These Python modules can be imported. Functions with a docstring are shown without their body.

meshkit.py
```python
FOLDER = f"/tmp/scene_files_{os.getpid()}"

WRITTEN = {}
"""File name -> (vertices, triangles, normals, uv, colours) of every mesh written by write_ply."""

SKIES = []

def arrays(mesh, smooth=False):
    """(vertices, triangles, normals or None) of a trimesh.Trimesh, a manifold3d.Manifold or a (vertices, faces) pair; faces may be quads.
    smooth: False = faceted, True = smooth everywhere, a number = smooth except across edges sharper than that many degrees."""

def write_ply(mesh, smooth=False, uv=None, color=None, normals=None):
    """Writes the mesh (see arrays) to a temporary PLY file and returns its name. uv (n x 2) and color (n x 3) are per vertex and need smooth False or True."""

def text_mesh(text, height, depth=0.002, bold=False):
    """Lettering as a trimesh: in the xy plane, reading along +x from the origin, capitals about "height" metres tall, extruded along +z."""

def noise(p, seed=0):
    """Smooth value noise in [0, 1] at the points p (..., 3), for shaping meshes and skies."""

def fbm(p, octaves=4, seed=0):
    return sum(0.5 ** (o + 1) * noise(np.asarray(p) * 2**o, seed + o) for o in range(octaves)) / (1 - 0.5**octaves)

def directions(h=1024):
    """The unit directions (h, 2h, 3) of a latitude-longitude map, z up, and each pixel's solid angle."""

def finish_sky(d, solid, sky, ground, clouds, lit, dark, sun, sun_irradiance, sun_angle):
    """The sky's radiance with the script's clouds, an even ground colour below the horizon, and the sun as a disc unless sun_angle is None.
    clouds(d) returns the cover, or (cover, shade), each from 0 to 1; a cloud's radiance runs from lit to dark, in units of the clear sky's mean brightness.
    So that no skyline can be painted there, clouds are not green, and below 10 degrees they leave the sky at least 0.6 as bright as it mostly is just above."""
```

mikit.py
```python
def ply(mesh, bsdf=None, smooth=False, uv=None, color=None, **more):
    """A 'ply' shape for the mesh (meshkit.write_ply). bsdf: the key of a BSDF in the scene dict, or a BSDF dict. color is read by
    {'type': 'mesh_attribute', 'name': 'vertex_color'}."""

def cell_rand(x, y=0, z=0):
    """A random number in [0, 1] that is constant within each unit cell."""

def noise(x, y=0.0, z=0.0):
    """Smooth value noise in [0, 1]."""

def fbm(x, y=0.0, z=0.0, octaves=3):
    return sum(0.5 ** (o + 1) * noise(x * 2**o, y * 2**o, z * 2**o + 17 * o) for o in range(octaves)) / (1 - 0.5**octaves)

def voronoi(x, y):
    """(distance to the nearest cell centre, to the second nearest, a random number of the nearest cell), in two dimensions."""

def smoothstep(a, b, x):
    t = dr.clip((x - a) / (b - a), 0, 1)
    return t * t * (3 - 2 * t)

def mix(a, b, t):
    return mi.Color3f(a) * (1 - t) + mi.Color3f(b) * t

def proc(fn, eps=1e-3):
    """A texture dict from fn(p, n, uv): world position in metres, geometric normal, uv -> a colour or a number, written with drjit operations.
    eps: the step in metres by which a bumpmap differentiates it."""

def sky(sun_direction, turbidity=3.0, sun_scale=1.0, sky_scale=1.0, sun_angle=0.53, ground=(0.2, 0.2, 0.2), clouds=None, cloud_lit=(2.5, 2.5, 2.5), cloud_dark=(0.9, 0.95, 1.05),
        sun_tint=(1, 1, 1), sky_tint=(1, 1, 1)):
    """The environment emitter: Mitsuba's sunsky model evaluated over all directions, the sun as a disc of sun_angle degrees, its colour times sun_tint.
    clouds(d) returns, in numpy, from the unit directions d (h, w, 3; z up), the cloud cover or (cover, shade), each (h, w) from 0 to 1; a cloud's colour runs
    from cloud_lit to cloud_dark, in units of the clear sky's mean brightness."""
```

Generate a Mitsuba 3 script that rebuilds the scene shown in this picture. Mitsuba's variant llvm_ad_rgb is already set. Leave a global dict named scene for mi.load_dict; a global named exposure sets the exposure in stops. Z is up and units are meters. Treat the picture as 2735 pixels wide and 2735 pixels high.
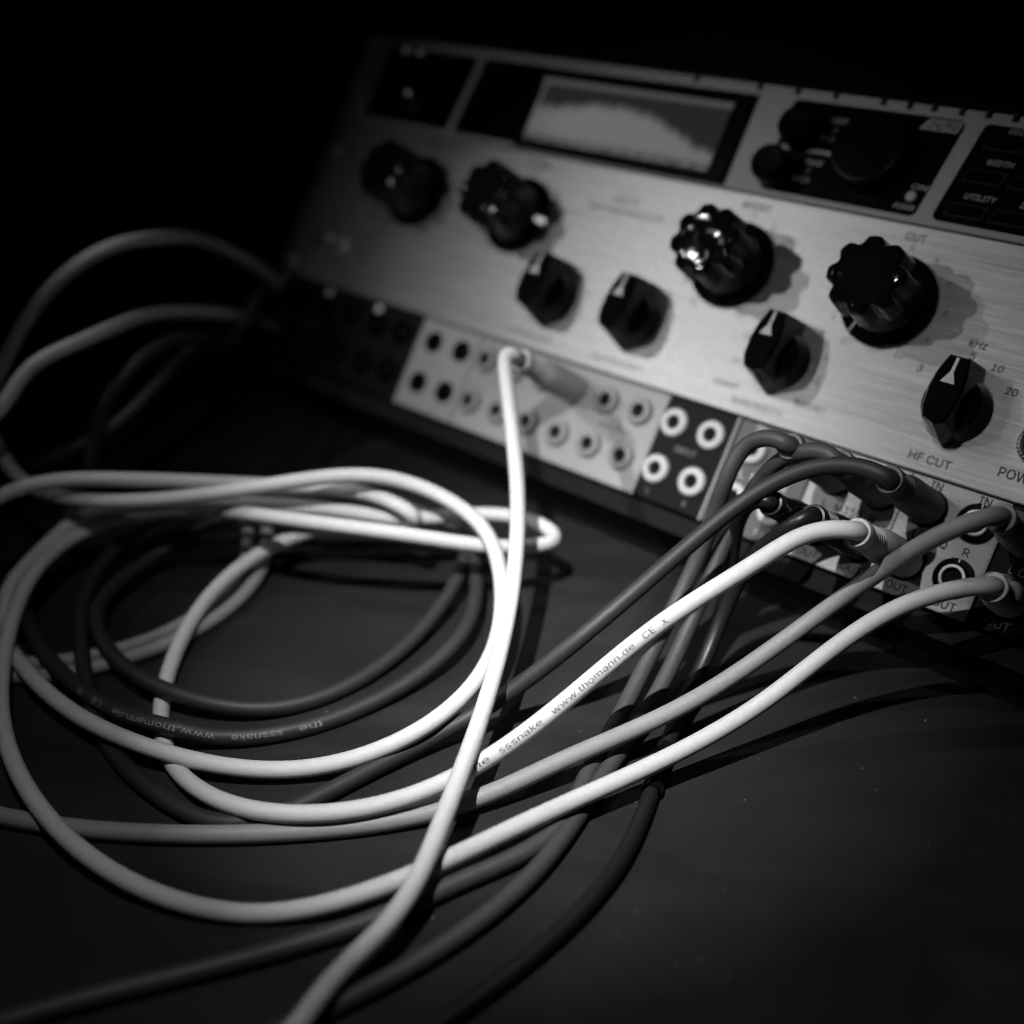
import math, random
import numpy as np, trimesh, mitsuba as mi, drjit as dr
import mikit, meshkit
from scipy.interpolate import splprep, splev
T = mi.ScalarTransform4f
scene, labels = {}, {}
random.seed(7)
MM = 0.001

# ------------------------------------------------------------------ camera, lamps, exposure
exposure = 0.0
cam_o = np.array([523.94, -349.40, 278.0])
cam_f = np.array([-0.59370, 0.62586, -0.50579])
cam_u = np.array([-0.31784, 0.39505, 0.86192])
scene['camera'] = {'type': 'thinlens', 'fov': 45.93, 'fov_axis': 'x', 'near_clip': 0.01, 'far_clip': 20.0,
                   'aperture_radius': 0.0056, 'focus_distance': 0.400,
                   'to_world': T().look_at(origin=list(cam_o*MM), target=list((cam_o+400*cam_f)*MM), up=list(cam_u))}
K2A, K2B = 118.0, 140.0
LAMP_A = dict(pos=(342, -275, 475), aim=(286, -90, 20), power=1.75, beam=1.0, cut=17.3, spill=0.34, spill_cut=31.0)
LAMP_B = dict(pos=(-60, -520, 480), aim=(216, 42, 90), power=0.36, beam=6.0, cut=17.5)
LAMP_C = dict(pos=(-150, -372, 545), aim=(262, -15, 50), power=0.62, beam=2.0, cut=16.5)

# ------------------------------------------------------------------ materials
def bsdf(key, d): scene[key] = d; return key
def plastic(key, c, rough=0.3, ior=1.45, dist='ggx'):
    return bsdf(key, {'type': 'twosided', 'bsdf': {'type': 'roughplastic', 'diffuse_reflectance': {'type': 'rgb', 'value': [c]*3} if not isinstance(c, dict) else c,
                      'alpha': rough, 'int_ior': ior, 'distribution': dist}})
def mottled(c, amp, f1, f2=None):
    f2 = f2 or f1*4
    def fn(p, n, uv):
        q = mikit.fbm(p.x*f1, p.y*f1, p.z*f1, 3)
        w = mikit.noise(p.x*f2, p.y*f2, p.z*f2)
        return mi.Color3f(c*(1 + amp*(q-0.5)*2 + amp*0.5*(w-0.5)))
    return mikit.proc(fn)
plastic('white_jacket', mottled(0.80, 0.06, 38, 700), 0.42, 1.4)
plastic('grey_jacket', mottled(0.34, 0.10, 45, 900), 0.30, 1.45)
plastic('light_grey_jacket', mottled(0.40, 0.08, 60, 900), 0.38, 1.4)
plastic('dark_jacket', mottled(0.030, 0.16, 45, 900), 0.32, 1.45)
plastic('mid_jacket', mottled(0.066, 0.14, 45, 900), 0.28, 1.45)
plastic('black_jacket', mottled(0.012, 0.15, 60, 900), 0.16, 1.45)
plastic('black_ink', 0.015, 0.4)
plastic('grey_ink', 0.30, 0.4)
plastic('white_ink', 0.75, 0.4)
plastic('gloss_black', 0.004, 0.03, 1.5, 'beckmann')
plastic('satin_black', 0.0025, 0.10, 1.10, 'beckmann')
bsdf('cap_black', {'type': 'twosided', 'bsdf': {'type': 'bumpmap', 'arbitrary': mikit.proc(lambda p, n, uv: 0.0007*mikit.fbm(p.x*130, p.y*130, p.z*130, 2), 2e-4), 'scale': 1.0,
     'bsdf': {'type': 'roughplastic', 'diffuse_reflectance': {'type': 'rgb', 'value': [0.004]*3}, 'alpha': 0.028, 'int_ior': 1.5, 'distribution': 'beckmann'}}})
plastic('matte_black', 0.008, 0.5, 1.2, 'beckmann')
plastic('hole_black', 0.002, 0.6, 1.3)
plastic('light_faceplate', mottled(0.40, 0.05, 40, 1500), 0.30)
plastic('brightened_faceplate', mottled(0.54, 0.05, 40, 1500), 0.30)  # light_faceplate with extra light put into the colour, for two shaded modules
plastic('plug_grey', mottled(0.13, 0.1, 45, 900), 0.3)
plastic('grey_faceplate', mottled(0.105, 0.06, 40, 1500), 0.30)
plastic('black_faceplate', mottled(0.008, 0.1, 40, 1500), 0.2, 1.12, 'beckmann')
plastic('white_nut', 0.62, 0.22)
plastic('grey_nut', 0.30, 0.25)
bsdf('chrome', {'type': 'twosided', 'bsdf': {'type': 'roughconductor', 'material': 'none', 'specular_reflectance': {'type': 'rgb', 'value': [0.62]*3}, 'alpha': 0.14}})
bsdf('dull_metal', {'type': 'twosided', 'bsdf': {'type': 'roughconductor', 'material': 'none', 'specular_reflectance': {'type': 'rgb', 'value': [0.45]*3}, 'alpha': 0.3}})
SP, CP = math.sin(math.radians(37)), math.cos(math.radians(37))
def brush(p, n, uv):
    t = p.y*SP + p.z*CP
    a = mikit.noise(p.x*22, t*5200, 3.0)
    b = mikit.noise(p.x*70, t*2300, 9.0)
    return mi.Float(a*0.6 + b*0.4)
def brushed_spec(p, n, uv):
    return mi.Color3f(0.38 + 0.32*brush(p, n, uv))
def brushed_diff(p, n, uv):
    return mi.Color3f(0.105 + 0.06*brush(p, n, uv) + 0.05*(mikit.fbm(p.x*12, p.y*30, p.z*30, 3)-0.5))
def brushed_alpha(p, n, uv):
    return mi.Float(0.14 + 0.08*brush(p, n, uv))
bsdf('brushed_aluminium', {'type': 'twosided', 'bsdf': {'type': 'blendbsdf', 'weight': 0.55,
     'bsdf_0': {'type': 'diffuse', 'reflectance': mikit.proc(brushed_diff)},
     'bsdf_1': {'type': 'roughconductor', 'material': 'none', 'distribution': 'ggx', 'specular_reflectance': mikit.proc(brushed_spec),
                'alpha_u': mikit.proc(brushed_alpha), 'alpha_v': 0.42}}})
bsdf('silver_paint', {'type': 'twosided', 'bsdf': {'type': 'roughplastic', 'diffuse_reflectance': mottled(0.20, 0.05, 40, 1500), 'alpha': 0.3}})
def table_col(p, n, uv):
    q = mikit.fbm(p.x*16, p.y*16, 0.5, 4)
    st = mikit.fbm((p.x*0.8+p.y*0.6)*9, (p.y*0.8-p.x*0.6)*90, 4.0, 3)
    g = mikit.noise(p.x*2600, p.y*2600, 1.0)
    sp = mikit.smoothstep(0.955, 0.985, mikit.noise(p.x*520, p.y*520, 7.0)) * mikit.smoothstep(0.45, 0.7, mikit.noise(p.x*60, p.y*60, 5.0))
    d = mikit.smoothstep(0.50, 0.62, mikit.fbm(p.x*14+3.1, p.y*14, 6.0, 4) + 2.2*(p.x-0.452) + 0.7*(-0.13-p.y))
    sm = mikit.smoothstep(0.52, 0.60, mikit.fbm((p.x*0.85+p.y*0.5)*7, (p.y*0.85-p.x*0.5)*42, 8.0, 4))
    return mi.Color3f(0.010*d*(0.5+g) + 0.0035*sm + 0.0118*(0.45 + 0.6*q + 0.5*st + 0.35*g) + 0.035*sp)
def table_rough(p, n, uv):
    return mi.Float(0.36 + 0.2*mikit.fbm(p.x*25, p.y*25, 2.0, 3))
bsdf('black_tabletop', {'type': 'twosided', 'bsdf': {'type': 'principled', 'base_color': mikit.proc(table_col), 'roughness': mikit.proc(table_rough), 'specular': 0.35}})
bsdf('dark_wall', {'type': 'twosided', 'bsdf': {'type': 'diffuse', 'reflectance': {'type': 'rgb', 'value': [0.02]*3}}})

# ------------------------------------------------------------------ helpers
H0 = 29.38
U, V, N = np.array([1.0, 0, 0]), np.array([0, SP, CP]), np.array([0, -CP, SP])
ORG = np.array([0, 0, H0])
def on_rack(v):                       # panel coordinates (across, up, out) in mm -> world mm
    v = np.asarray(v, float)
    return ORG + v[..., :1]*U + v[..., 1:2]*V + v[..., 2:3]*N
def numbered(k):
    if k not in scene and k not in labels and not any(x.startswith(k+'__') for x in scene): return k
    i = 1
    while f'{k}_{i:03d}' in scene or f'{k}_{i:03d}' in labels or any(x.startswith(f'{k}_{i:03d}__') for x in scene): i += 1
    return f'{k}_{i:03d}'
def thing(name, label, cat, group=None):
    k = numbered(name); labels[k] = {'label': label, 'category': cat}
    if group: labels[k]['group'] = group
    return k
def part(name, mesh, mat, parent, rack=True, smooth=False, uv=None, label=None, **more):
    k = numbered(f'{parent}__{name}' if parent else name)
    v, f = np.asarray(mesh.vertices, float), np.asarray(mesh.faces)
    v = on_rack(v) if rack else v
    scene[k] = mikit.ply(trimesh.Trimesh(v*MM, f, process=False), mat, smooth, uv=uv, **more)
    if label: labels[k] = {'label': label}
    return k
def join(*ms): return trimesh.util.concatenate(list(ms))
def moved(m, s=0, t=0, o=0):
    m = m.copy(); m.apply_translation([s, t, o]); return m
def hull(p): return trimesh.convex.convex_hull(np.asarray(p, float))
def plate(s0, s1, t0, t1, o0, o1, ch=0.5, ch_side=None):
    c = ch if ch_side is None else ch_side
    p = [(s, t, o0) for s in (s0, s1) for t in (t0, t1)] + [(s, t, o1-ch) for s in (s0, s1) for t in (t0, t1)]
    p += [(s, t, o1) for s in (s0+c, s1-c) for t in (t0+ch, t1-ch)]
    return hull(p)
def slab(poly, o0, o1, ch=0.0):       # prism over a convex polygon, its front edge chamfered
    a = np.asarray(poly, float); c = a.mean(0)
    p = [(x, y, o0) for x, y in a] + [(x, y, o1-ch) for x, y in a]
    if ch:
        d = a-c; b = c + d*(1-ch/np.linalg.norm(d, axis=1, keepdims=True)); p += [(x, y, o1) for x, y in b]
    return hull(p)
def rounded(poly, r, n=5):            # rounds the corners of a convex counter-clockwise polygon
    from shapely.geometry import Polygon
    g = Polygon(poly).buffer(-r).buffer(r, quad_segs=n)
    return np.array(g.exterior.coords)[:-1]
def lathe(profile, n=48): return trimesh.creation.revolve(np.asarray(profile, float), sections=n)
def text(s, h, x, y, o, align='c', italic=0.0, bold=False, depth=0.06, squeeze=1.0):
    m = meshkit.text_mesh(s, h, depth, bold)
    v = m.vertices.copy(); v[:, 0] *= squeeze
    w0, w1 = v[:, 0].min(), v[:, 0].max()
    v[:, 0] -= {'c': (w0+w1)/2, 'l': w0, 'r': w1}[align]
    v[:, 0] += italic*v[:, 1]
    v += [x, y - h/2, o]
    return trimesh.Trimesh(v, m.faces, process=False)

# ------------------------------------------------------------------ setting
g = trimesh.creation.box(extents=(4000, 2600, 30)); g.apply_translation([400, 300, -15])
part('table', g, 'black_tabletop', None, rack=False); labels['table'] = {'label': 'matte black tabletop under the cables', 'kind': 'structure'}
w = trimesh.creation.box(extents=(7000, 60, 3200)); w.apply_translation([400, 1900, 900])
part('wall', w, 'dark_wall', None, rack=False); labels['wall'] = {'label': 'dark wall behind the rack', 'kind': 'structure'}

# ------------------------------------------------------------------ rack case
RACK_W = 482.6
case = thing('rack_case', 'black sloping desktop rack case that holds the audio units', 'rack case')
for s0, s1 in ((-24, -9), (RACK_W+1, RACK_W+16)):
    part('side_panel', plate(s0, s1, -8, 206, -150, 1.0, 1.0), 'matte_black', case)
part('top_cover', join(plate(-9, RACK_W+1, 180.6, 203.2, -150, 4.0, 0.9)), 'satin_black', case)
part('back_panel', plate(-9, RACK_W+1, -8, 180, -150, -146, 0.3), 'matte_black', case)
part('bottom_rail', plate(-9, RACK_W+1, -9, -0.9, -40, -0.6, 0.5), 'matte_black', case)
bot = hull([(x, y, z) for x in (-9, RACK_W+1) for (y, z) in ((6, 0.3), (6, 18), (150, 0.3), (150, 60))])
part('base', bot, 'matte_black', case, rack=False)
for s in (-6.0, RACK_W-2):
    pass
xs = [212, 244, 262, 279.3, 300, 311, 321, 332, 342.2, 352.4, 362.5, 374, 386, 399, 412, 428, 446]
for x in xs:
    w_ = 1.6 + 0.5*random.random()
    part('cover_tooth', plate(x-w_/2, x+w_/2, 176.9+0.5*random.random(), 180.6, -1, 1.2, 0.2), 'matte_black', case)  # dark teeth under the top cover, notching the panel's upper edge

# ------------------------------------------------------------------ knobs
def fluted_cap(n=8, r_out=15.2, r_in=12.4, o0=17.0, o1=29.5):
    a = np.linspace(0, 2*np.pi, n*20, endpoint=False)
    c = 0.5+0.5*np.cos(n*a); lobe = np.clip(c*1.35, 0, 1)**0.75
    rad = r_in + (r_out-r_in)*lobe
    rings = [(o0, 1.03), (o1-2.2, 0.985), (o1-0.9, 0.955), (o1-0.2, 0.90)]
    vs, fs = [], []
    for o, k in rings:
        vs += [(rad[i]*k*math.cos(a[i]), rad[i]*k*math.sin(a[i]), o) for i in range(len(a))]
    m = len(a)
    for rr, o in ((11.7, o1), (11.3, o1+0.25), (10.9, o1), (10.2, o1-0.45), (7.5, o1-0.40), (4.0, o1-0.36)):
        vs += [(rr*math.cos(x), rr*math.sin(x), o) for x in a]
    nr = len(rings)+6
    for j in range(nr-1):
        for i in range(m):
            p, q = j*m+i, j*m+(i+1) % m
            fs += [(p, q, q+m), (p, q+m, p+m)]
    vs.append((0, 0, o1-0.35)); k = len(vs)-1
    for i in range(m): fs.append(((nr-1)*m+i, (nr-1)*m+(i+1) % m, k))
    return trimesh.Trimesh(vs, fs, process=False)
CAP = fluted_cap()
SKIRT = lathe([(0, 17.8), (11.0, 17.8), (11.3, 15.0), (12.2, 7.5), (13.6, 4.6), (17.2, 2.6), (18.3, 1.9), (18.5, 1.0), (18.4, 0.3)], 72)
def big_knob(parent, s, t, ang, spin):
    k = numbered(f'{parent}__knob')
    part('skirt', moved(SKIRT, s, t), 'gloss_black', k, smooth=25)
    c = CAP.copy(); c.apply_transform(trimesh.transformations.rotation_matrix(math.radians(spin), [0, 0, 1]))
    part('cap', moved(c, s, t), 'cap_black', k, smooth=28)
    ln = hull([(x, y, z) for x, z0 in ((13.4, 4.55), (18.1, 2.15)) for y in (-0.45, 0.45) for z in (z0, z0+0.12)])
    ln.apply_transform(trimesh.transformations.rotation_matrix(math.radians(ang), [0, 0, 1]))
    part('pointer_line', moved(ln, s, t, 0.05), 'white_ink', k)
def pointer_knob(parent, s, t, ang=0.0):
    k = numbered(f'{parent}__pointer_knob')
    R = trimesh.transformations.rotation_matrix(math.radians(ang), [0, 0, 1])
    def put(m): m = m.copy(); m.apply_transform(R); return moved(m, s, t)
    top = [(-3.5, 14.4), (3.5, 14.4), (5.3, 8), (5.9, 2), (5.2, -5), (4.0, -9), (0.6, -10.6), (-4.0, -9), (-5.2, -5), (-5.9, 2), (-5.3, 8)]
    base = [(-4.2, 16.4), (4.2, 16.4), (6.1, 8), (6.7, 1), (6.0, -6), (4.8, -11), (0.7, -14.8), (-4.8, -11), (-6.0, -6), (-6.7, 1), (-6.1, 8)]
    lift = lambda y: 20.4 - 0.125*(y+5) if y > -5 else 20.4 + 0.20*(y+5)
    bar = hull([(x, y, 0.4) for x, y in base] + [(x*0.97, y*0.97, 4) for x, y in base] + [(x*1.05, y*1.02, lift(y)-1.1) for x, y in top] + [(x*0.9, y*0.97, lift(y)) for x, y in top] + [(0, 14, lift(14)+0.25), (0, -5, lift(-5)+0.25)])
    part('bar', put(bar), 'gloss_black', k, smooth=12)
    part('skirt', put(lathe([(0, 9.0), (9.2, 9.0), (10.6, 7.8), (12.4, 1.6), (12.6, 0.3)], 56)), 'gloss_black', k, smooth=30)
    def inlay(a): return hull([(x, y, lift(y)+d) for x, y in a for d in (-0.3, 0.30)])
    tri = join(inlay([(-0.62, 5.5), (0.62, 5.5), (0.55, 13.8), (-0.55, 13.8)]), inlay([(-2.6, 4.2), (2.6, 4.2), (0.55, 8.6), (-0.55, 8.6)]))
    part('arrow', put(tri), 'white_ink', k)

# ------------------------------------------------------------------ equaliser
eq = thing('equalizer', 'two-unit brushed silver equaliser with black fluted and pointer knobs', 'equalizer')
pl = plate(0.0, RACK_W, 44.9, 133.0, -3, 0, 0.45)
fl = trimesh.Trimesh(pl.vertices[pl.faces].reshape(-1, 3), np.arange(len(pl.faces)*3).reshape(-1, 3), process=False)
part('front_panel', fl, 'brushed_aluminium', eq, uv=fl.vertices[:, :2]/100.0 + [0, 0])
part('chassis', plate(20, RACK_W-20, 46, 132, -140, -3.2, 0.3), 'matte_black', eq)
KN = [78.1, 146.2, 264.8, 334.1]
for s, a, sp in zip(KN, (215, 200, 150, 236), (10, 4, 18, 8)):
    big_knob(eq, s, 102.5, a, sp)
for s in (183.5, 230.0, 301.0, 373.5): pointer_knob(eq, s, 70.3, 0)
def word(parent, *a, mat='black_ink', **k): part('lettering', text(*a, **k), mat, parent)
for s in KN:
    for i in range(11):
        an = math.radians(90 - 29.7*(i-5)); x, y = s+21.8*math.cos(an), 102.6+21.8*math.sin(an)
        word(eq, str(i), 2.5, x, y, 0.0, italic=0.12)
for s, w_ in zip(KN, ('BOOST', 'ATTEN', 'BOOST', 'CUT')): word(eq, w_, 2.9, s, 128.4, 0.0, bold=True)
word(eq, 'kHz', 2.8, 371.6, 94.8, 0.0, italic=0.1, bold=True)
for w_, x, y in (('3', 354.8, 81.2), ('5', 371.3, 90.3), ('10', 381.2, 88.2), ('20', 388.9, 81.3)): word(eq, w_, 2.7, x, y, 0.0, italic=0.12, bold=True)
word(eq, 'HF CUT', 3.2, 371.4, 50.2, 0.0, bold=True)
word(eq, 'POWER', 3.3, 395.4, 53.6, 0.0, align='l', bold=True)
word(eq, 'BANDWIDTH', 2.7, 299.0, 50.2, 0.0)
word(eq, 'BROAD', 2.6, 320.4, 56.0, 0.0); word(eq, 'SHARP', 2.6, 282.5, 55.2, 0.0)
word(eq, 'EQP KT', 2.9, 202.4, 119.6, 0.0); word(eq, 'PROGRAM EQUALIZER', 2.7, 203.4, 114.6, 0.0)
word(eq, 'LOW FREQUENCY', 2.5, 179.0, 50.5, 0.0, squeeze=0.9); word(eq, 'HIGH FREQUENCY', 2.5, 229.0, 50.5, 0.0, squeeze=0.9)
for s in (183.5, 230.0, 301.0):
    for i, d in enumerate((50, 18, -14, -46, 130, 162, 194)):
        an = math.radians(d)
        word(eq, str((3, 4, 5, 8, 10, 12, 16)[i]), 2.3, s+18.6*math.cos(an), 70.3+18.6*math.sin(an), 0.0, italic=0.1)
lens = numbered(f'{eq}__power_lamp')
part('bezel', moved(lathe([(5.4, 0.2), (5.2, 2.6), (6.2, 3.0), (7.4, 2.4), (7.9, 0.1)], 40), 405.2, 66.0), 'chrome', lens, smooth=30)
part('lens', moved(lathe([(0, 4.6), (2.6, 4.2), (4.4, 2.8), (5.2, 0.3)], 32), 405.2, 66.0), 'satin_black', lens, smooth=True)
for i in range(30):
    a = 2*np.pi*i/30
    m = hull([(r*math.cos(a+d), r*math.sin(a+d), o) for r, o in ((6.3, 3.05), (7.8, 1.6)) for d in (-0.045, 0.045)] + [(7.0*math.cos(a), 7.0*math.sin(a), 3.25)])
    part('knurl', moved(m, 405.2, 66.0), 'chrome', lens)
part('switch_hole', moved(lathe([(0, 0.35), (2.2, 0.3), (2.6, 0.05)], 24), 21.3, 64.4), 'hole_black', eq, smooth=30)
part('switch_nut', moved(lathe([(2.2, 2.0), (3.2, 2.2), (4.6, 1.6), (4.7, 0.0)], 6), 41.5, 67.0), 'dull_metal', eq)
part('switch_lever', moved(lathe([(0, 11), (1.6, 10.5), (1.9, 8.5), (1.1, 1.0), (1.1, 0.5)], 20), 41.5, 67.0), 'dull_metal', eq, smooth=30)
for t in (52.0, 114.9):
    part('screw', moved(lathe([(0, 1.3), (2.6, 1.1), (3.5, 0.2), (3.5, 0)], 28), 9.0, t), 'dull_metal', eq, smooth=30)
part('screw_hole', moved(lathe([(0, 0.3), (1.7, 0.25), (2.0, 0.02)], 20), 20.6, 114.9), 'hole_black', eq, smooth=30)

# ------------------------------------------------------------------ processor with screen
dq = thing('digital_processor', 'black and silver rack processor with a lit screen, above the brushed silver equaliser', 'audio processor')
part('front_panel', plate(0.0, RACK_W, 133.5, 180.0, -3, 0, 0.4), 'silver_paint', dq)
part('chassis', plate(20, RACK_W-20, 134.5, 176, -140, -3.2, 0.3), 'matte_black', dq)
def inset(poly, r=2.6): return slab(rounded(poly, r), -0.4, 0.25)
part('inset_panel', inset([(17.5, 136), (80.0, 136), (83.5, 175.3), (18.5, 175.3)]), 'satin_black', dq)
part('inset_panel', inset([(84.5, 136), (130.5, 136), (128, 175.3), (88, 175.3)]), 'satin_black', dq)
part('inset_panel', inset([(262, 136), (329.8, 136), (335.6, 175.2), (262, 175.2)]), 'satin_black', dq)
part('inset_panel', inset([(336.2, 136.2), (462, 136.2), (464, 175.2), (342.6, 175.2)]), 'satin_black', dq)
scr = numbered(f'{dq}__screen')
part('bezel', plate(126, 245.5, 134.3, 174.6, -0.5, 1.6, 0.8), 'satin_black', scr)
def lcd(p, n, uv):
    x = (p.x*1000 - 130.6)/105.0
    t = p.y*1000*SP + (p.z*1000-H0)*CP
    y = (t - 138.6)/27.5
    b = 0.60 + 0.16*mikit.smoothstep(0.0, 0.42, x) - 0.50*mikit.smoothstep(0.45, 1.02, x)*mikit.smoothstep(0.3, 1.0, x)
    bar = dr.floor(x*31)
    b = b + 0.06*(mikit.cell_rand(bar, 3) - 0.5)
    m = mikit.smoothstep(b-0.12, b+0.12, y)
    lit = 0.135 - 0.04*mikit.smoothstep(0.25, 0.0, y) - 0.03*mikit.smoothstep(0.25, 0.0, x)
    txt = mikit.smoothstep(0.55, 0.6, mikit.cell_rand(dr.floor(x*90), 11, dr.floor(y*24)))*mikit.smoothstep(0.10, 0.09, y)
    edge = mikit.smoothstep(0.035, 0.03, x)*0.5
    return mi.Color3f(dr.lerp(lit*(1-0.75*txt), 0.012, m*(1-edge)))
dp = plate(131.6, 236.0, 138.4, 165.8, 1.0, 1.75, 0.05)
part('display', dp, 'matte_black', scr, uv=(dp.vertices[:, :2]-[131.6, 138.4])/[104.4, 27.4], label='lit screen with a pale spectrum curve', emitter={'type': 'area', 'radiance': mikit.proc(lcd), 'sampling_weight': 0.4})
part('bezel_bar', plate(130.6, 236.2, 166.2, 169.4, 1.0, 1.8, 0.05), 'matte_black', scr, emitter={'type': 'area', 'radiance': {'type': 'rgb', 'value': [0.052]*3}, 'sampling_weight': 0.1})  # upper bezel edge, its brightness put in as a glow
KP = lambda r, h: lathe([(0, h-0.3), (r*0.82, h), (r*0.95, h-0.8), (r, h-2.0), (r*1.04, 0.3)], 48)
part('jog_wheel', moved(join(lathe([(0, 9.5), (12.6, 9.8), (14.2, 9.2), (14.9, 7.5), (15.4, 0.3)], 64)), 305.0, 156.5), 'satin_black', dq, smooth=30)
part('small_knob', moved(KP(7.6, 12), 272.6, 161.0), 'satin_black', dq, smooth=30)
part('small_knob', moved(KP(7.6, 12), 267.6, 143.8), 'satin_black', dq, smooth=30)
for y0 in (154.8,):
    part('printed_bar', plate(264.5, 289.5, y0-0.9, y0+0.9, 0.1, 0.32, 0.03), 'grey_ink', dq)
part('badge', slab([(318.2, 169.8), (333.4, 169.8), (334.4, 174.4), (321.0, 174.4)], 0.1, 0.4), 'grey_ink', dq, label='pale badge printed 24/96')
word(dq, '24/96', 3.0, 327.0, 172.1, 0.4, italic=0.25, bold=True)
for w_, x, y in (('WIDTH', 348.2, 161.0), ('UTILITY', 345.4, 147.2)): word(dq, w_, 2.1, x, y, 0.25, align='l', italic=0.25, bold=True, mat='grey_ink')
word(dq, 'I/O', 2.1, 366.2, 147.2, 0.25, align='l', italic=0.25, bold=True, mat='grey_ink')
word(dq, 'GEQ', 2.1, 351.6, 174.0-0.4, 0.25, align='l', italic=0.25, bold=True, mat='grey_ink')
for bx, by in ((345.4, 167.3), (361.9, 167.3), (378.4, 167.3), (342.7, 154.2), (359.6, 154.2), (376.5, 154.2), (341.0, 140.6), (358.0, 140.6), (375.0, 140.6)):
    b = numbered(f'{dq}__button')
    part('frame', slab(rounded([(bx-1.2, by-1.9), (bx+13.6, by-1.9), (bx+15.4, by+3.5), (bx+0.6, by+3.5)], 0.6), 0.0, 0.42, 0.1), 'matte_black', b)
    part('key', slab(rounded([(bx, by-1.0), (bx+12.6, by-1.0), (bx+13.8, by+2.6), (bx+1.2, by+2.6)], 0.5), 0.0, 2.0, 0.6), 'satin_black', b, smooth=20)
part('power_button', moved(lathe([(0, 2.2), (1.7, 2.0), (2.2, 1.4), (2.3, 0.1)], 28), 326.4, 143.1), 'grey_nut', dq, smooth=30)
word(dq, 'ON', 2.0, 327.6, 147.4, 0.25, italic=0.2, bold=True, mat='grey_ink', squeeze=1.6)
word(dq, 'POWER', 2.0, 324.6, 139.0, 0.25, italic=0.2, bold=True, mat='grey_ink', squeeze=0.85)
for x, y, w_ in ((286.0, 168.5, 'LEVEL'), (284.5, 164.4, '0'), (282.0, 160.6, 'METER'), (281.5, 150.2, 'PAGE'), (280.0, 146.6, '2'), (278.0, 142.6, 'ENTER')):
    word(dq, w_, 2.0, x, y, 0.25, italic=0.25, bold=True, mat='grey_ink')
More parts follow.
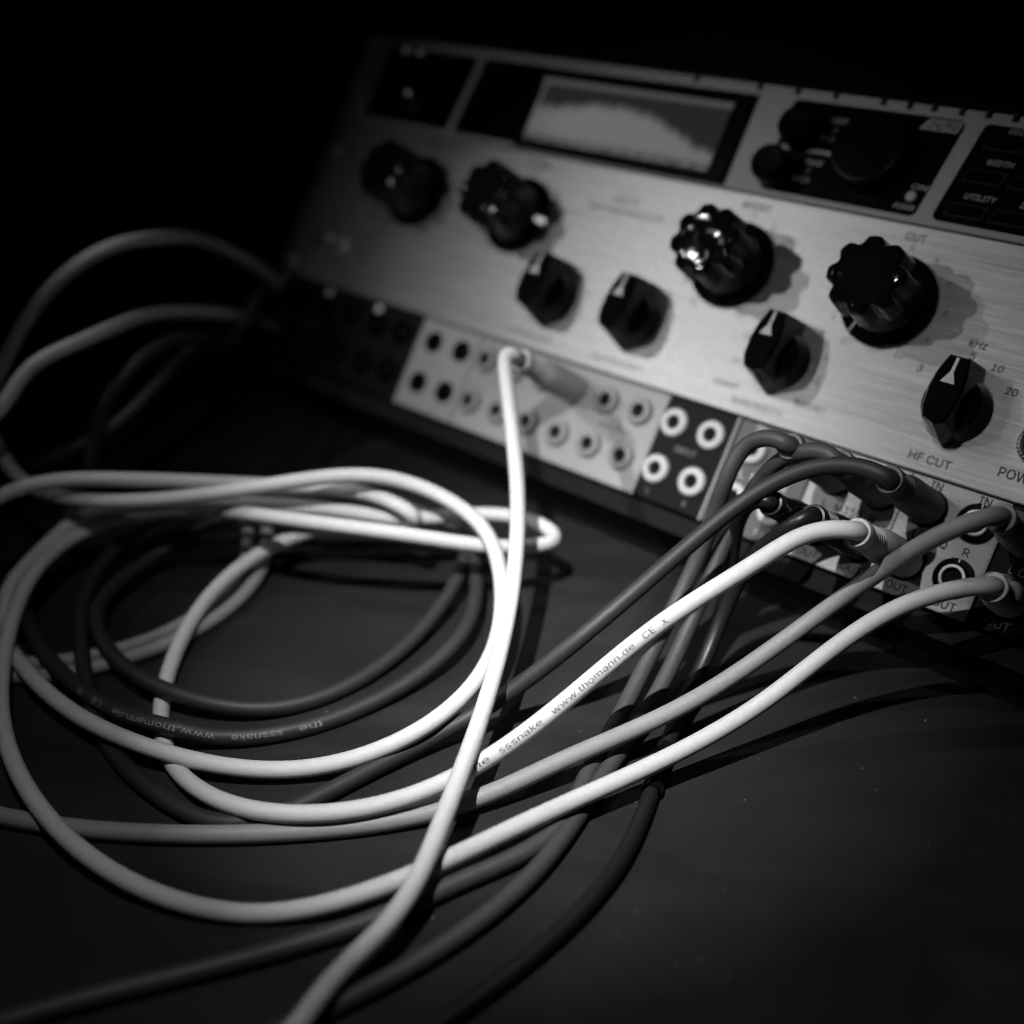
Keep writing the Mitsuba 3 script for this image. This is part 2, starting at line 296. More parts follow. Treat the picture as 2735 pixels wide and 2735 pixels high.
part('status_light', moved(lathe([(0, 1.6), (1.1, 1.2), (1.5, 0.2)], 20), 44.8, 151.3), 'white_nut', dq, smooth=True, label='lit status light at the left end',
     emitter={'type': 'area', 'radiance': {'type': 'rgb', 'value': [5.0]*3}, 'sampling_weight': 0.1})
part('small_dome', moved(lathe([(0, 1.2), (0.9, 0.9), (1.2, 0.2)], 20), 52.5, 145.0), 'grey_nut', dq, smooth=True)
for x in (31.8, 42.8):
    part('small_dome', moved(lathe([(0, 1.4), (1.0, 1.1), (1.4, 0.2)], 20), x, 173.4), 'grey_nut', dq, smooth=True, label='small bright dot near the top left corner', emitter={'type': 'area', 'radiance': {'type': 'rgb', 'value': [2.2]*3}, 'sampling_weight': 0.1})  # two small domes given a glow of their own
for x, y in ((101, 163), (99, 156), (96, 149)):
    part('function_key', plate(x, x+13, y-1.6, y+1.6, 0.1, 1.8, 0.5), 'satin_black', dq)

# ------------------------------------------------------------------ patch strip, one unit high
NUT = lathe([(2.95, 0.2), (2.95, 2.2), (3.3, 2.5), (5.2, 2.3), (5.9, 1.6), (6.0, 0.0)], 40)
SOCKET = lathe([(0, 0.15), (2.95, 0.15)], 32)
COLLAR = lathe([(4.9, 0.0), (5.0, 1.3), (5.4, 1.6), (6.8, 1.5), (7.1, 1.1), (7.2, 0.0)], 44)
BUSH = lathe([(3.3, 0.2), (3.3, 2.6), (3.6, 2.9), (4.5, 2.8), (4.9, 2.3), (4.95, 0.1)], 40)
OVAL = lathe([(0, 0.2), (3.2, 0.25), (3.9, 1.0), (5.0, 0.9), (5.2, 0.0)], 36)
def patch_module(label, s0, s1, face, jacks, style, group=None):
    k = thing('patch_module', label, 'patch panel', group)
    part('faceplate', plate(s0+0.15, s1-0.15, 0.3, 44.1, -2.5, 0, 0.35, 0.8), face, k)
    part('housing', plate(s0+1, s1-1, 2, 42, -60, -2.6, 0.2), 'matte_black', k)
    for s, t in jacks:
        s, t = s + random.uniform(-0.15, 0.15), t + random.uniform(-0.15, 0.15)
        j = numbered(f'{k}__jack')
        if style == 'bush':
            part('collar', moved(COLLAR, s, t), 'satin_black', j, smooth=30); part('bushing', moved(BUSH, s, t), 'dull_metal', j, smooth=30)
            part('socket', moved(lathe([(0, 0.6), (3.9, 0.6)], 28), s, t), 'hole_black', j)
            part('mark', plate(s-0.3, s+0.3, t+5.6, t+7.0, 1.4, 1.72, 0.05), 'white_ink', j)
        elif style == 'oval':
            part('insert', moved(OVAL, s, t), 'satin_black', j, smooth=30)
        else:
            part('nut', moved(NUT, s, t), style, j, smooth=30); part('socket', moved(SOCKET, s, t), 'hole_black', j)
    return k
ROWS = (33.6, 13.3)
for i in range(3):
    s0 = 0.5 + 38.2*i
    k = patch_module(('black patch module at the far left end of the strip', 'second black patch module from the left end of the strip', 'black patch module touching the pale square-jack module')[i],
                 s0, s0+38.0, 'black_faceplate', [(s0+x, t) for x in (10.0, 28.0) for t in ROWS], 'satin_black')
    for x in (s0+7, ):
        part('screw', moved(lathe([(0, 1.2), (2.2, 1.0), (2.8, 0.2), (2.8, 0)], 24), x, 40.9), 'dull_metal', k, smooth=30)
m1 = patch_module('pale grey module with four dark round jacks', 115.2, 153.4, 'light_faceplate', [(126.4, 33.8), (144.8, 33.8), (126.4, 13.1), (144.4, 13.1)], 'oval')
m2 = patch_module('wide pale grey module with twelve jacks in two rows', 153.6, 260.8, 'light_faceplate', [(161.4+17.65*i, t) for t in ROWS for i in range(6)], 'grey_nut')
m3 = patch_module('black module with four white-ringed jacks', 261.2, 295.0, 'black_faceplate', [(s, t) for s in (267.6, 285.6) for t in ROWS], 'white_nut')
part('edge_strip', plate(294.1, 295.3, 0.2, 44.1, -2, 0.8, 0.2), 'light_faceplate', m3)
m4 = patch_module('mid-grey module lettered MAIN in white', 295.5, 331.4, 'grey_faceplate', [(s, t) for s in (305.0, 322.6) for t in ROWS], 'white_nut')
m5 = patch_module('light module lettered M350 with black plugs in its lower jacks', 331.6, 367.8, 'brightened_faceplate', [(s, t) for s in (341.5, 359.5) for t in ROWS], 'bush')
m6 = patch_module('light module lettered EQ with black-ringed jacks', 368.0, 404.3, 'brightened_faceplate', [(s, t) for s in (377.5, 395.3) for t in ROWS], 'bush')
m7 = patch_module('black module at the right lettered OUT in pale grey', 404.5, 441.5, 'black_faceplate', [(s, t) for s in (413.5, 432.0) for t in ROWS], 'bush')
def strip_words(k, mat, a, b, mid, lo='OUT', hi='IN'):
    for s in (a, b):
        word(k, hi, 2.9, s, 42.0, 0.0, bold=True, mat=mat); word(k, lo, 2.9, s+0.4, 3.6, 0.0, bold=True, mat=mat)
    word(k, 'L', 2.9, a-0.6, 23.1, 0.0, bold=True, mat=mat); word(k, 'R', 2.9, b+0.6, 23.1, 0.0, bold=True, mat=mat)
    word(k, mid, 2.9, (a+b)/2, 23.1, 0.0, bold=True, mat=mat)
strip_words(m4, 'white_ink', 305.0, 322.6, 'MAIN')
strip_words(m5, 'black_ink', 341.5, 359.5, 'M350')
strip_words(m6, 'black_ink', 377.5, 395.3, 'EQ')
for s in (414.0, ): word(m7, 'OUT', 2.9, s+0.6, 3.8, 0.0, bold=True, mat='grey_ink')
word(m7, 'L O', 2.9, 411.2, 22.8, 0.0, align='l', mat='grey_ink')
word(m3, 'INPUT', 2.4, 277.0, 24.0, 0.0, mat='grey_ink')
for s in (267.6, 285.6): word(m3, 'L' if s < 270 else 'R', 2.2, s, 4.0, 0.0, mat='grey_ink')
word(m2, 'MULTIPLE', 2.3, 240.5, 23.6, 0.0)
part('screw', moved(lathe([(0, 1.2), (1.7, 1.0), (2.2, 0.2), (2.2, 0)], 24), 331.5, 41.2), 'white_nut', m5, smooth=30)

# ------------------------------------------------------------------ cables
PATHS = {
    'W1': [(214.0, -10.9, 79.7), (214.0, -16.1, 83.6), (218.1, -20.8, 87.0), (214.1, -21.4, 88.0), (214.6, -24.5, 86.0), (218.6, -27.8, 82.0), (227.1, -34.9, 72.0), (241.2, -48.6, 61.0), (254.0, -61.5, 50.0), (264.2, -73.5, 41.0), (273.3, -85.9, 35.0), (282.4, -100.7, 30.0), (296.8, -122.6, 25.0), (305.1, -137.2, 22.0), (313.4, -154.4, 19.0), (323.9, -174.9, 16.0), (331.2, -191.0, 14.0), (336.2, -207.5, 12.0), (337.5, -229.9, 10.0), (340.6, -244.2, 9.0), (340.3, -259.7, 7.0)],
    'W2': [(377.5, -31.9, 70.1), (377.5, -37.1, 74.0), (369.6, -41.4, 73.0), (362.9, -47.6, 70.0), (355.9, -54.7, 64.0), (347.9, -69.4, 56.0), (338.5, -85.0, 46.0), (326.5, -111.2, 32.0), (319.4, -133.4, 20.0), (311.5, -151.5, 13.0), (301.1, -172.0, 10.0), (288.2, -189.4, 9.0), (272.5, -202.1, 9.0), (258.1, -206.0, 7.0), (244.0, -207.7, 5.0), (229.7, -206.2, 3.5), (217.1, -202.4, 3.0), (206.1, -197.3, 3.0), (194.5, -190.0, 3.0), (181.8, -177.9, 3.0), (171.7, -163.8, 6.0), (164.4, -152.1, 9.0), (158.6, -138.2, 11.0), (156.9, -121.9, 14.0), (157.4, -107.3, 16.0), (162.1, -97.3, 18.0), (168.9, -90.1, 20.0), (175.9, -82.6, 21.0), (187.2, -76.2, 23.0), (200.1, -74.3, 27.0), (208.8, -74.2, 31.0), (212.6, -76.1, 36.0), (207.7, -77.6, 38.0), (198.9, -80.4, 40.0), (187.6, -82.9, 41.0), (177.2, -87.9, 42.0), (165.3, -97.4, 42.0), (151.4, -108.0, 43.0), (139.5, -119.9, 45.0), (127.5, -134.7, 48.0), (114.2, -150.6, 51.0), (102.5, -162.8, 52.0), (94.1, -172.7, 51.0), (90.6, -180.4, 50.0), (85.7, -191.7, 48.0), (83.2, -200.8, 50.0), (70.1, -198.8, 54.0), (61.6, -188.6, 60.0), (61.4, -176.8, 66.0), (61.9, -164.0, 72.0), (55.7, -150.5, 78.0), (59.2, -142.3, 84.0), (61.9, -129.4, 88.0), (54.3, -102.0, 86.0), (41.4, -75.0, 80.0), (28.2, -46.5, 70.0), (21.6, -20.8, 58.0), (7.0, 8.5, 42.4)],
    'D': [(377.5, -13.3, 81.5), (377.5, -18.5, 85.4), (372.9, -18.4, 87.0), (365.0, -20.4, 86.0), (355.6, -20.3, 82.0), (344.8, -25.3, 77.0), (335.1, -35.6, 69.0), (327.0, -51.5, 57.0), (319.3, -73.9, 45.0), (310.5, -97.4, 32.0), (296.4, -114.8, 15.0), (288.5, -130.8, 7.0), (281.3, -151.7, 4.0), (277.5, -167.6, 3.0), (274.6, -183.3, 3.0), (271.8, -194.1, 3.0), (267.7, -203.6, 3.0), (260.5, -210.6, 3.0), (250.8, -214.9, 3.0), (242.4, -216.4, 3.0), (231.4, -216.5, 3.0), (220.1, -216.5, 3.0), (206.5, -215.5, 3.0), (194.3, -212.6, 3.0), (180.0, -207.9, 3.0), (165.0, -202.1, 5.0), (151.9, -195.7, 7.0), (135.0, -185.0, 8.0), (118.1, -172.4, 9.0), (107.1, -160.7, 10.0), (98.1, -146.1, 11.0), (96.5, -131.3, 14.0), (102.9, -118.4, 19.0), (120.4, -104.9, 24.0), (139.7, -90.9, 26.0), (156.6, -75.6, 26.0), (168.2, -64.1, 24.0), (176.7, -57.6, 22.0), (186.0, -53.8, 20.0), (197.6, -51.6, 17.0), (206.3, -50.3, 15.0), (215.7, -52.7, 14.0), (220.6, -58.8, 13.0), (226.4, -68.0, 11.0), (230.1, -74.9, 9.0), (233.2, -84.5, 7.0), (235.7, -96.7, 5.0), (237.2, -107.5, 4.0), (238.8, -121.1, 3.0), (238.8, -143.5, 3.0), (233.1, -156.8, 3.0), (225.5, -168.1, 4.0), (212.1, -179.0, 6.0), (200.4, -186.6, 9.0), (184.1, -188.3, 8.0), (164.9, -188.3, 9.0), (147.6, -184.9, 9.0), (137.6, -180.5, 10.0), (128.6, -171.5, 10.0), (122.6, -159.8, 10.0), (117.6, -144.8, 10.0), (118.0, -130.3, 12.0), (123.3, -118.4, 16.0), (132.6, -111.4, 22.0), (147.2, -102.0, 28.0), (160.1, -90.0, 27.0), (175.4, -74.7, 22.0), (188.7, -63.3, 17.0), (203.1, -55.7, 15.0), (219.1, -54.7, 13.0), (232.3, -64.3, 10.0), (239.6, -72.5, 9.0), (247.2, -82.7, 8.0), (253.4, -95.5, 7.0), (256.1, -107.3, 6.0), (255.6, -122.4, 4.0), (253.0, -137.5, 3.0), (249.9, -148.4, 3.0), (245.7, -162.7, 3.0), (240.4, -171.1, 3.0), (233.9, -179.0, 3.0), (225.5, -188.8, 5.0), (216.6, -197.6, 9.0), (199.6, -202.3, 8.0), (180.9, -206.2, 8.0), (163.6, -207.4, 9.0), (145.0, -204.8, 9.0), (123.8, -199.7, 8.0), (105.4, -192.7, 6.0), (89.6, -183.2, 5.0), (74.7, -169.2, 5.0), (63.9, -153.5, 8.0), (60.0, -141.5, 16.0), (62.2, -134.7, 30.0), (62.7, -126.5, 46.0), (65.1, -119.6, 58.0), (68.1, -110.0, 70.0), (68.5, -94.2, 76.0), (55.5, -64.4, 68.0), (30.7, -28.3, 50.0), (9.0, 10.1, 59.4), (10.0, 19.1, 56.3)],
    'WL': [(415.5, -10.4, 53.8), (415.5, -15.6, 57.8), (413.1, -18.7, 58.0), (406.2, -20.2, 55.0), (397.9, -28.0, 51.0), (389.1, -38.1, 44.0), (378.5, -51.3, 33.0), (370.0, -68.5, 22.0), (358.9, -97.1, 13.0), (347.3, -123.6, 9.0), (337.8, -150.8, 9.0), (332.3, -169.5, 9.0), (328.3, -184.8, 8.0), (321.0, -197.4, 6.0), (309.8, -212.4, 4.0), (297.4, -226.1, 3.0), (288.2, -234.0, 3.0), (275.1, -239.9, 4.0), (251.2, -246.0, 6.0), (229.2, -248.6, 9.0), (205.0, -246.1, 9.0), (178.3, -238.5, 9.0), (150.7, -226.1, 10.0), (124.4, -209.0, 14.0), (109.5, -194.6, 17.0), (100.3, -178.4, 20.0), (93.0, -158.4, 21.0), (102.2, -142.9, 25.0), (122.7, -129.5, 30.0), (147.9, -121.2, 35.0), (174.6, -115.9, 40.0), (197.2, -106.0, 40.0), (213.1, -95.0, 38.0), (224.0, -83.3, 34.0), (235.4, -71.8, 30.0), (244.7, -60.6, 27.0), (252.0, -50.1, 25.0), (254.2, -43.2, 24.0), (250.9, -37.0, 24.0), (244.8, -37.7, 26.0), (236.8, -42.5, 28.0), (225.1, -48.8, 29.0), (214.4, -59.5, 29.0), (206.8, -70.0, 30.0), (199.4, -77.6, 31.0), (190.4, -83.8, 32.0), (181.0, -89.7, 33.0), (172.8, -99.0, 36.0), (160.5, -110.6, 38.0), (147.8, -121.9, 39.0), (131.6, -133.8, 38.0), (110.9, -143.8, 34.0), (96.7, -150.9, 30.0), (91.7, -157.9, 27.0), (92.3, -169.1, 23.0), (92.8, -178.3, 20.0), (96.9, -189.9, 17.0), (100.4, -196.9, 13.0), (105.8, -202.1, 8.0), (119.5, -207.7, 6.0), (143.0, -213.9, 8.0), (162.2, -215.7, 9.0), (177.9, -215.3, 9.0), (200.0, -214.0, 9.0), (220.7, -208.2, 9.0), (237.7, -197.3, 6.0), (253.0, -187.7, 5.0), (263.5, -178.2, 5.0), (274.6, -164.4, 7.0), (282.4, -145.8, 10.0), (285.6, -129.9, 13.0), (281.3, -112.1, 15.0), (272.1, -94.4, 18.0), (262.8, -80.5, 23.0), (253.9, -73.4, 30.0), (242.3, -68.1, 36.0), (226.7, -65.0, 40.0), (212.3, -70.7, 46.0), (197.6, -79.5, 50.0), (186.6, -91.8, 52.0), (176.8, -105.1, 52.0), (164.6, -116.8, 50.0), (150.4, -127.4, 47.0), (132.3, -140.6, 44.0), (113.9, -153.6, 42.0), (99.3, -162.0, 41.0), (87.6, -165.8, 42.0), (70.8, -164.9, 42.0), (52.5, -162.8, 42.0), (36.5, -160.3, 44.0), (21.6, -156.0, 48.0), (14.5, -149.0, 55.0), (9.1, -138.2, 66.0), (10.1, -125.5, 80.0), (14.9, -115.7, 92.0), (27.0, -99.6, 108.0), (37.9, -85.2, 115.0), (37.4, -60.0, 112.0), (19.6, -28.8, 99.0), (12.7, -8.3, 86.0), (9.5, 8.4, 72.0), (7.0, 20.9, 58.7)],
    'G1': [(413.5, -9.3, 78.5), (413.5, -14.5, 82.4), (412.4, -19.5, 83.0), (406.0, -24.9, 81.0), (397.3, -25.6, 72.0), (385.9, -24.5, 58.0), (373.8, -27.5, 43.0), (362.6, -40.6, 29.0), (353.9, -59.1, 20.0), (346.9, -80.1, 15.0), (340.1, -100.4, 13.0), (327.1, -125.8, 8.0), (316.2, -150.9, 5.0), (307.4, -167.1, 4.0), (297.1, -180.5, 3.0), (286.5, -193.1, 3.0), (274.4, -204.5, 3.0), (261.4, -214.9, 3.0), (243.0, -231.1, 3.0), (227.3, -242.3, 3.0), (221.1, -245.5, 3.0), (209.3, -252.4, 3.0), (202.6, -255.6, 3.0), (187.4, -260.6, 3.0), (166.5, -267.0, 3.0)],
    'PAIR': [(101.1, -237.3, 3.0), (116.8, -223.9, 3.0), (125.1, -215.3, 3.0), (137.8, -204.8, 3.0), (149.1, -191.2, 3.0), (154.2, -179.6, 3.0), (157.2, -168.2, 3.0), (158.5, -154.4, 3.0), (156.0, -139.9, 3.0), (152.9, -125.4, 5.0), (147.6, -114.9, 8.0), (140.6, -108.3, 11.0), (134.5, -105.5, 15.0), (130.8, -102.9, 19.0), (130.5, -98.9, 21.0), (133.3, -96.1, 20.0), (138.9, -98.5, 16.0), (145.8, -102.9, 12.0), (152.5, -110.0, 7.0), (158.0, -120.8, 4.0), (162.7, -134.9, 3.0), (165.6, -146.3, 3.0), (164.6, -163.5, 3.0), (162.2, -179.5, 3.0), (158.0, -189.7, 3.0), (153.4, -199.0, 3.0), (147.1, -207.5, 3.0), (140.4, -214.0, 3.0), (132.0, -218.9, 3.0), (122.8, -226.9, 3.0), (108.0, -240.4, 3.0)],
    'S': [(-9.2, -176.8, 4.0), (1.2, -159.6, 10.0), (23.7, -145.3, 22.0), (46.9, -138.7, 34.0), (57.0, -125.5, 42.0), (63.3, -116.7, 46.0), (60.9, -95.1, 55.0), (45.4, -66.4, 57.0), (20.4, -33.4, 52.0), (-1.7, -2.0, 44.0), (20.0, -1.2, 47.8), (24.0, 7.3, 40.8)],
    'G3': [(341.5, -14.9, 82.7), (341.5, -20.1, 86.6), (337.1, -20.5, 88.0), (331.1, -19.7, 86.0), (326.9, -21.3, 82.0), (325.8, -25.8, 77.0), (324.3, -28.9, 70.0), (320.2, -28.7, 59.0), (319.6, -34.8, 42.0), (318.7, -43.6, 30.0), (318.0, -54.1, 19.0), (319.8, -66.9, 13.0), (324.3, -82.3, 8.0), (327.2, -93.7, 5.0), (331.8, -109.6, 3.0), (336.8, -125.7, 3.0), (343.0, -141.4, 3.0), (342.7, -154.1, 3.0), (339.3, -164.6, 3.0), (334.1, -180.2, 3.0), (330.6, -193.4, 3.0), (326.0, -205.2, 3.0), (314.9, -226.8, 3.0), (300.6, -249.5, 3.0), (288.2, -272.1, 3.0), (275.8, -293.7, 3.0), (270.4, -304.3, 3.0)],
    'H': [(359.5, -12.5, 80.9), (359.5, -17.7, 84.8), (355.0, -16.9, 87.0), (350.3, -17.2, 86.0), (345.2, -17.3, 83.0), (337.9, -17.1, 77.0), (330.5, -15.4, 68.0), (325.5, -16.7, 57.0), (323.7, -27.2, 41.0), (322.5, -36.3, 29.0), (324.9, -48.1, 20.0), (328.3, -61.6, 14.0), (330.8, -74.9, 8.0), (332.2, -86.1, 4.0), (334.8, -99.1, 3.0), (338.5, -116.9, 3.0), (344.9, -135.3, 3.0), (348.0, -147.9, 3.0), (348.2, -159.9, 3.0), (349.6, -175.7, 3.0), (348.1, -194.5, 3.0), (345.3, -210.6, 3.0), (342.9, -220.4, 3.0), (337.8, -235.9, 3.0), (332.6, -249.5, 3.0)],
    'K2': [(359.5, -27.9, 67.1), (359.5, -33.1, 71.0), (359.5, -37.1, 71.0), (355.6, -38.3, 67.0), (350.2, -37.9, 61.0), (345.0, -37.8, 54.0), (338.5, -37.7, 41.0), (335.6, -43.6, 27.0), (336.3, -54.7, 15.0), (340.4, -68.8, 8.0), (343.7, -82.7, 4.5), (347.2, -94.9, 3.0), (352.1, -105.8, 3.0), (357.3, -115.6, 3.0), (362.3, -129.4, 3.0), (366.1, -143.8, 3.0), (369.2, -159.2, 3.0), (369.0, -176.8, 3.0), (367.5, -195.2, 3.0), (364.5, -217.2, 3.0), (361.9, -231.4, 3.0)],
    'K1': [(341.5, -24.7, 64.7), (341.5, -29.9, 68.6), (339.5, -29.0, 68.0), (333.8, -28.0, 64.0), (327.3, -23.5, 53.0), (325.2, -22.2, 38.0), (325.8, -26.3, 24.0), (327.5, -35.5, 13.0), (331.6, -49.4, 6.0), (337.9, -67.5, 3.5), (343.4, -84.2, 3.0), (347.2, -94.9, 3.0)],
}

def curve(name, step=1.5):
    p = np.array(PATHS[name]); d = np.r_[0, np.cumsum(np.linalg.norm(np.diff(p, axis=0), axis=1))]
    w = np.ones(len(p)); w[:2] = 4; w[-1] = 4
    tck, _ = splprep(p.T, u=d, w=w, k=3, s=len(p)*0.5)
    return np.array(splev(np.linspace(0, d[-1], int(d[-1]/step)), tck)).T
def frames(c, ref=(0, 0, 1)):
    t = np.gradient(c, axis=0); t /= np.linalg.norm(t, axis=1, keepdims=True)
    n = np.zeros_like(c); x = np.cross(t[0], [0.3, 0.2, 1.0]); x /= np.linalg.norm(x)
    for i in range(len(c)):
        x = x - t[i]*(x @ t[i]); x /= np.linalg.norm(x); n[i] = x
    return t, n, np.cross(t, n)
def tube(c, r, sides=20):
    t, n, b = frames(c); a = np.linspace(0, 2*np.pi, sides, endpoint=False)
    v = (c[:, None] + r*(np.cos(a)[None, :, None]*n[:, None] + np.sin(a)[None, :, None]*b[:, None])).reshape(-1, 3)
    i, j = np.meshgrid(np.arange(len(c)-1), np.arange(sides), indexing='ij'); j2 = (j+1) % sides
    q = np.stack([i*sides+j, i*sides+j2, (i+1)*sides+j2, (i+1)*sides+j], -1).reshape(-1, 4)
    return trimesh.Trimesh(v, np.vstack([q[:, [0, 1, 2]], q[:, [0, 2, 3]]]), process=False)
def print_on(cable, c, r, s, h, a0, a1, facing, mat):
    """Lettering wrapped round a jacket: it starts at arc length a0, ends at a1 and faces the direction given."""
    m = meshkit.text_mesh(s, h, 0.02); v, f = trimesh.remesh.subdivide_to_size(m.vertices, m.faces, 0.45, max_iter=8)
    L = np.r_[0, np.cumsum(np.linalg.norm(np.diff(c, axis=0), axis=1))]
    x0, x1 = v[:, 0].min(), v[:, 0].max()
    al = a0 + (v[:, 0]-x0)/(x1-x0)*(a1-a0)
    pos = np.stack([np.interp(al, L, c[:, k]) for k in range(3)], 1)
    tg = np.gradient(c, axis=0); tg /= np.linalg.norm(tg, axis=1, keepdims=True)
    X = np.stack([np.interp(al, L, tg[:, k]) for k in range(3)], 1)*np.sign(a1-a0); X /= np.linalg.norm(X, axis=1, keepdims=True)
    F = np.asarray(facing, float); Nn = F - X*(X @ F)[:, None]; Nn /= np.linalg.norm(Nn, axis=1, keepdims=True)
    Y = np.cross(Nn, X); th = (v[:, 1]-h*0.42)/r; rr = (r + 0.03 + v[:, 2])[:, None]
    part('lettering', trimesh.Trimesh(pos + rr*(np.cos(th)[:, None]*Nn + np.sin(th)[:, None]*Y), f, process=False), mat, cable, rack=False)
def plug(cable, s, t, L, mat, fat=1.0):
    k = numbered(f'{cable}__plug'); q = L/46.0
    body = lathe([(3.1, 0.1), (6.0*fat, 0.1), (6.3*fat, 1.2), (6.5*fat, 5*q), (6.25*fat, 24*q), (6.0*fat, 27*q), (5.2*fat, 30.5*q), (4.7*fat, 31.5*q), (4.4*fat, 31.6*q), (3.2, 31.6*q)], 44)
    part('body', moved(body, s, t), mat, k, smooth=32)
    rib = [(3.2, 31.4*q)]; n = 6; a, b = 31.4*q, 42.2*q
    for i in range(n):
        o = a + (b-a)*i/n; w_ = (b-a)/n; R = (4.95 - 0.06*i)*fat
        rib += [(3.75*fat, o+0.02), (3.75*fat, o+w_*0.30), (R, o+w_*0.42), (R+0.06, o+w_*0.65), (R, o+w_*0.88), (3.75*fat, o+w_*0.98)]
    rib += [(3.2, b)]
    part('strain_relief', moved(lathe(rib, 48), s, t), mat, k)
    part('collar', moved(lathe([(3.2, 41.6*q), (4.7*fat, 41.7*q), (4.95*fat, 42.6*q), (4.95*fat, 44.6*q), (4.6*fat, 45.8*q), (3.6, 46.0*q), (3.0, 45.2*q)], 40), s, t), mat, k, smooth=40)
    part('tip', moved(lathe([(0, -14), (2.5, -12), (3.05, -8), (3.05, 0.3)], 24), s, t), 'chrome', k, smooth=30)
def cable(path, label, mat, r=3.0, jack=None, fat=1.0, sides=20):
    k = thing('patch_cable', label, 'cable', 'patch cables'); c = curve(path)
    part('jacket', tube(c, r, sides), mat, k, rack=False, smooth=True)
    if jack: plug(k, *jack, 'plug_grey' if mat in ('dark_jacket', 'mid_jacket') else mat, fat)
    return k, c
cable('W1', 'white cable hanging from the wide pale module, crossing over all the others', 'white_jacket', jack=(214, 33.6, 43))
w2, c2 = cable('W2', 'white cable printed with dark lettering, plugged into the left lower jack of the EQ module', 'white_jacket', jack=(377.5, 13.3, 54))
F2, FD = (0.57, -0.54, 0.62), (0.66, -0.44, 0.60)
for s, h, a0, a1 in (('the', 2.1, 155.2, 147.6), ('sssnake', 2.1, 143.6, 127.0), ('www.thomann.de', 2.1, 122.6, 88.4), ('CE', 2.1, 84.4, 80.0)):
    print_on(w2, c2, 3.0, s, h, a0, a1, F2, 'black_ink')
print_on(w2, c2, 3.0, 'X', 2.2, 76.8, 74.9, F2, 'black_ink')
d1, cd = cable('D', 'dark grey cable coiled twice in the loop, printed upside-down with pale lettering', 'dark_jacket', jack=(377.5, 33.6, 46))
for s, h, a0, a1 in (('the', 2.1, 1158.6, 1166.6), ('sssnake', 2.1, 1172.2, 1189.2), ('www.thomann.de', 2.1, 1195.2, 1234.0), ('CE', 2.1, 1240.0, 1245.6), ('X', 2.2, 1251.0, 1254.0)):
    print_on(d1, cd, 3.0, s, h, a0, a1, FD, 'grey_ink')
cable('WL', 'long white cable from the lower right jack that forms the big outer loop', 'white_jacket', jack=(415.5, 13.3, 27), fat=1.05)
cable('G1', 'mid-grey cable from the upper right jack, running straight left across the loop', 'grey_jacket', jack=(413.5, 33.6, 41))
cable('PAIR', 'light grey cable doubled back on itself inside the left of the loop', 'light_grey_jacket', r=2.8)
cable('S', 'dim grey cable at the far left in front of the black modules', 'mid_jacket', r=2.6)
cable('G3', 'dark grey cable with the leftmost upper plug, bending down past the black module', 'mid_jacket', jack=(341.5, 33.6, 48))
cable('H', 'dark grey cable reaching the bottom edge, right of the other dark grey one', 'mid_jacket', jack=(359.5, 33.6, 45))
yk = thing('splitter_cable', 'black cable with two black plugs joined in one lead at a splitter ring', 'cable')
for pth, jk in (('K2', (359.5, 13.3, 49)), ('K1', (341.5, 13.3, 45))):
    c = curve(pth); part('jacket', tube(c, 2.7, 18), 'black_jacket', yk, rack=False, smooth=True); plug(yk, *jk, 'black_jacket', 0.95)
ck = curve('K2'); 
def sleeve(c, i0, i1, r):
    return tube(c[i0:i1], r, 20)
Lk = np.r_[0, np.cumsum(np.linalg.norm(np.diff(ck, axis=0), axis=1))]
def at_arc(a): return int(np.searchsorted(Lk, a))
i0, i1 = at_arc(K2A), at_arc(K2B)
seg = ck[i0:i1+1]; rs = np.full(len(seg), 3.25); rs[0] = rs[-1] = 2.8
t_, n_, b_ = frames(seg); A_ = np.linspace(0, 2*np.pi, 22, endpoint=False)
tb = tube(seg, 1.0, 22); tb.vertices = (np.repeat(seg, 22, 0) + (tb.vertices - np.repeat(seg, 22, 0))*np.repeat(rs, 22)[:, None])
part('splitter_sleeve', tb, 'satin_black', yk, rack=False, smooth=40)
for i in (i0+1, i1-1):
    sg = ck[i-1:i+2]
    part('splitter_ring', tube(sg, 3.45, 22), 'gloss_black', yk, rack=False, smooth=40)

# ------------------------------------------------------------------ dust on the tabletop
rng = np.random.default_rng(5)
ds = []
for _ in range(90):
    x, y = rng.uniform(230, 480), rng.uniform(-300, -20)
    m = trimesh.creation.icosphere(0); m.vertices *= rng.uniform(0.08, 0.24)*np.array([1, rng.uniform(0.6, 2.0), 0.6])
    m.vertices += [x, y, 0.12]; ds.append(m)
k = part('dust', join(*ds), 'white_ink', None, rack=False); labels[k] = {'label': 'tiny pale specks of dust scattered on the tabletop', 'kind': 'stuff'}

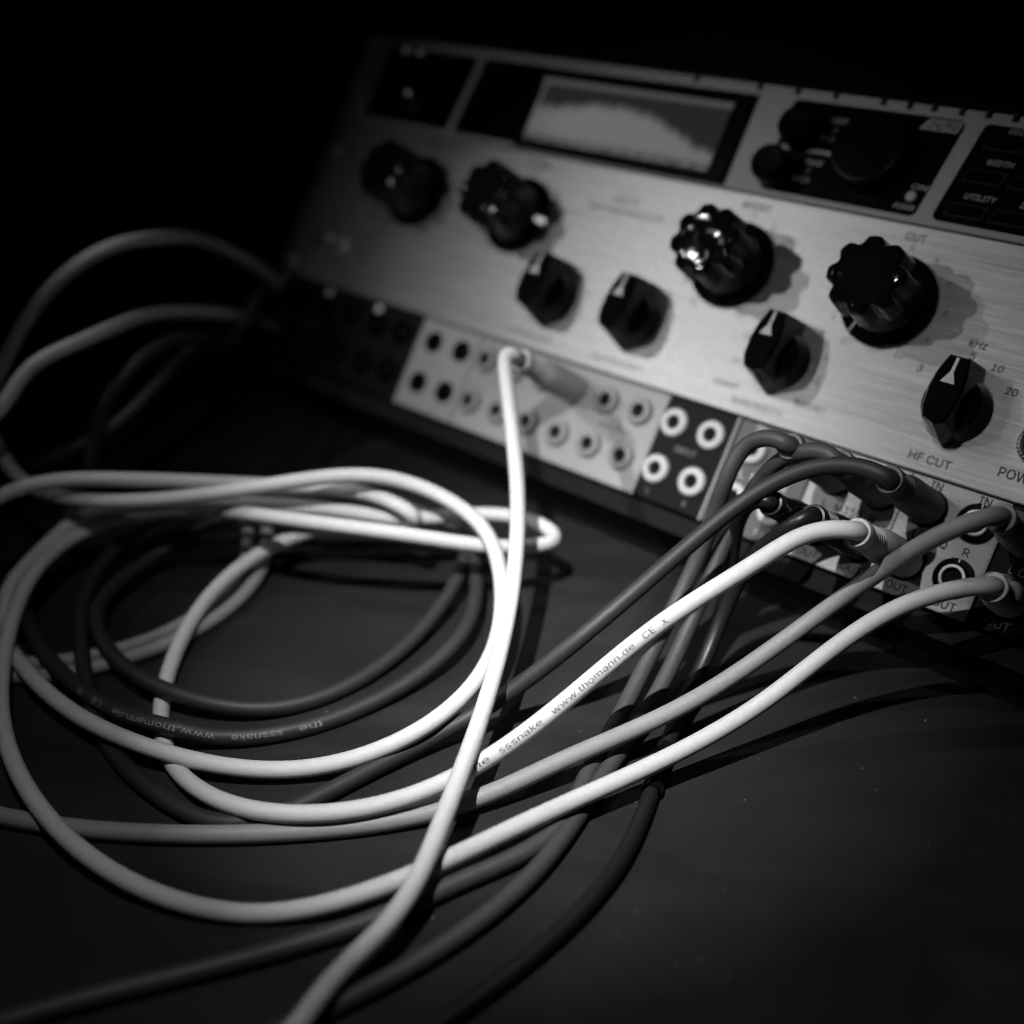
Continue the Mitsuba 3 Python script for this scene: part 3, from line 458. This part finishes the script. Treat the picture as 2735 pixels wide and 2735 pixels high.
# ------------------------------------------------------------------ lamps
def lamp(pos, aim, power, beam, cut, label, spill=0.0, spill_cut=30.0, a=5.0, R=9.0, D=6.0):
    k = thing('hanging_lamp', label, 'lamp', 'small lamps over the table')
    p = np.array(pos, float); d = np.array(aim, float)-p; d /= np.linalg.norm(d)
    x = np.cross(d, [0, 0, 1.0]); x /= np.linalg.norm(x); M = np.stack([x, np.cross(d, x), d], 1)
    def put(m):
        m = m.copy(); m.vertices = p + m.vertices @ M.T; return m
    disk = trimesh.creation.cylinder(radius=a, height=1.0, sections=32)
    q = p + (D+1)*d
    scene[k+'_light'] = {'type': 'spot', 'intensity': {'type': 'rgb', 'value': [power]*3}, 'beam_width': beam, 'cutoff_angle': cut, 'sampling_weight': 8.0,
        'to_world': T().look_at(origin=list(q*MM), target=list((q+100*d)*MM), up=[0, 1, 0.1])}
    if spill:
        scene[k+'_spill'] = {**scene[k+'_light'], 'intensity': {'type': 'rgb', 'value': [spill]*3}, 'cutoff_angle': spill_cut, 'sampling_weight': 5.0}
    part('bulb', put(moved(disk, 0, 0, -0.6)), 'white_ink', k, rack=False, emitter={'type': 'area', 'radiance': {'type': 'rgb', 'value': [90*power]*3}, 'sampling_weight': 0.6})
    part('shade', put(lathe([(0, -9), (8, -8), (R+1.5, 0), (R+1.5, D), (R, D), (R, -1), (0, -2)], 48)), 'matte_black', k, rack=False)
    a = p - 9*d; q = np.array([a, a-40*d+[0, -10, 10], a+[10, -60, 140], a+[20, -90, 420], a+[20, -100, 1300]])
    dd = np.r_[0, np.cumsum(np.linalg.norm(np.diff(q, axis=0), axis=1))]
    tck, _ = splprep(q.T, u=dd, k=3, s=0)
    part('neck', tube(np.array(splev(np.linspace(0, dd[-1], 80), tck)).T, 3.5, 14), 'satin_black', k, rack=False, smooth=True)
lamp(**LAMP_A, label='hanging lamp shining down on the cables from the left, outside the frame')
lamp(**LAMP_C, label='third hanging lamp, highest of the three, left of the rack, outside the frame')
lamp(**LAMP_B, label='weaker hanging lamp in front of the rack at the left, outside the frame')
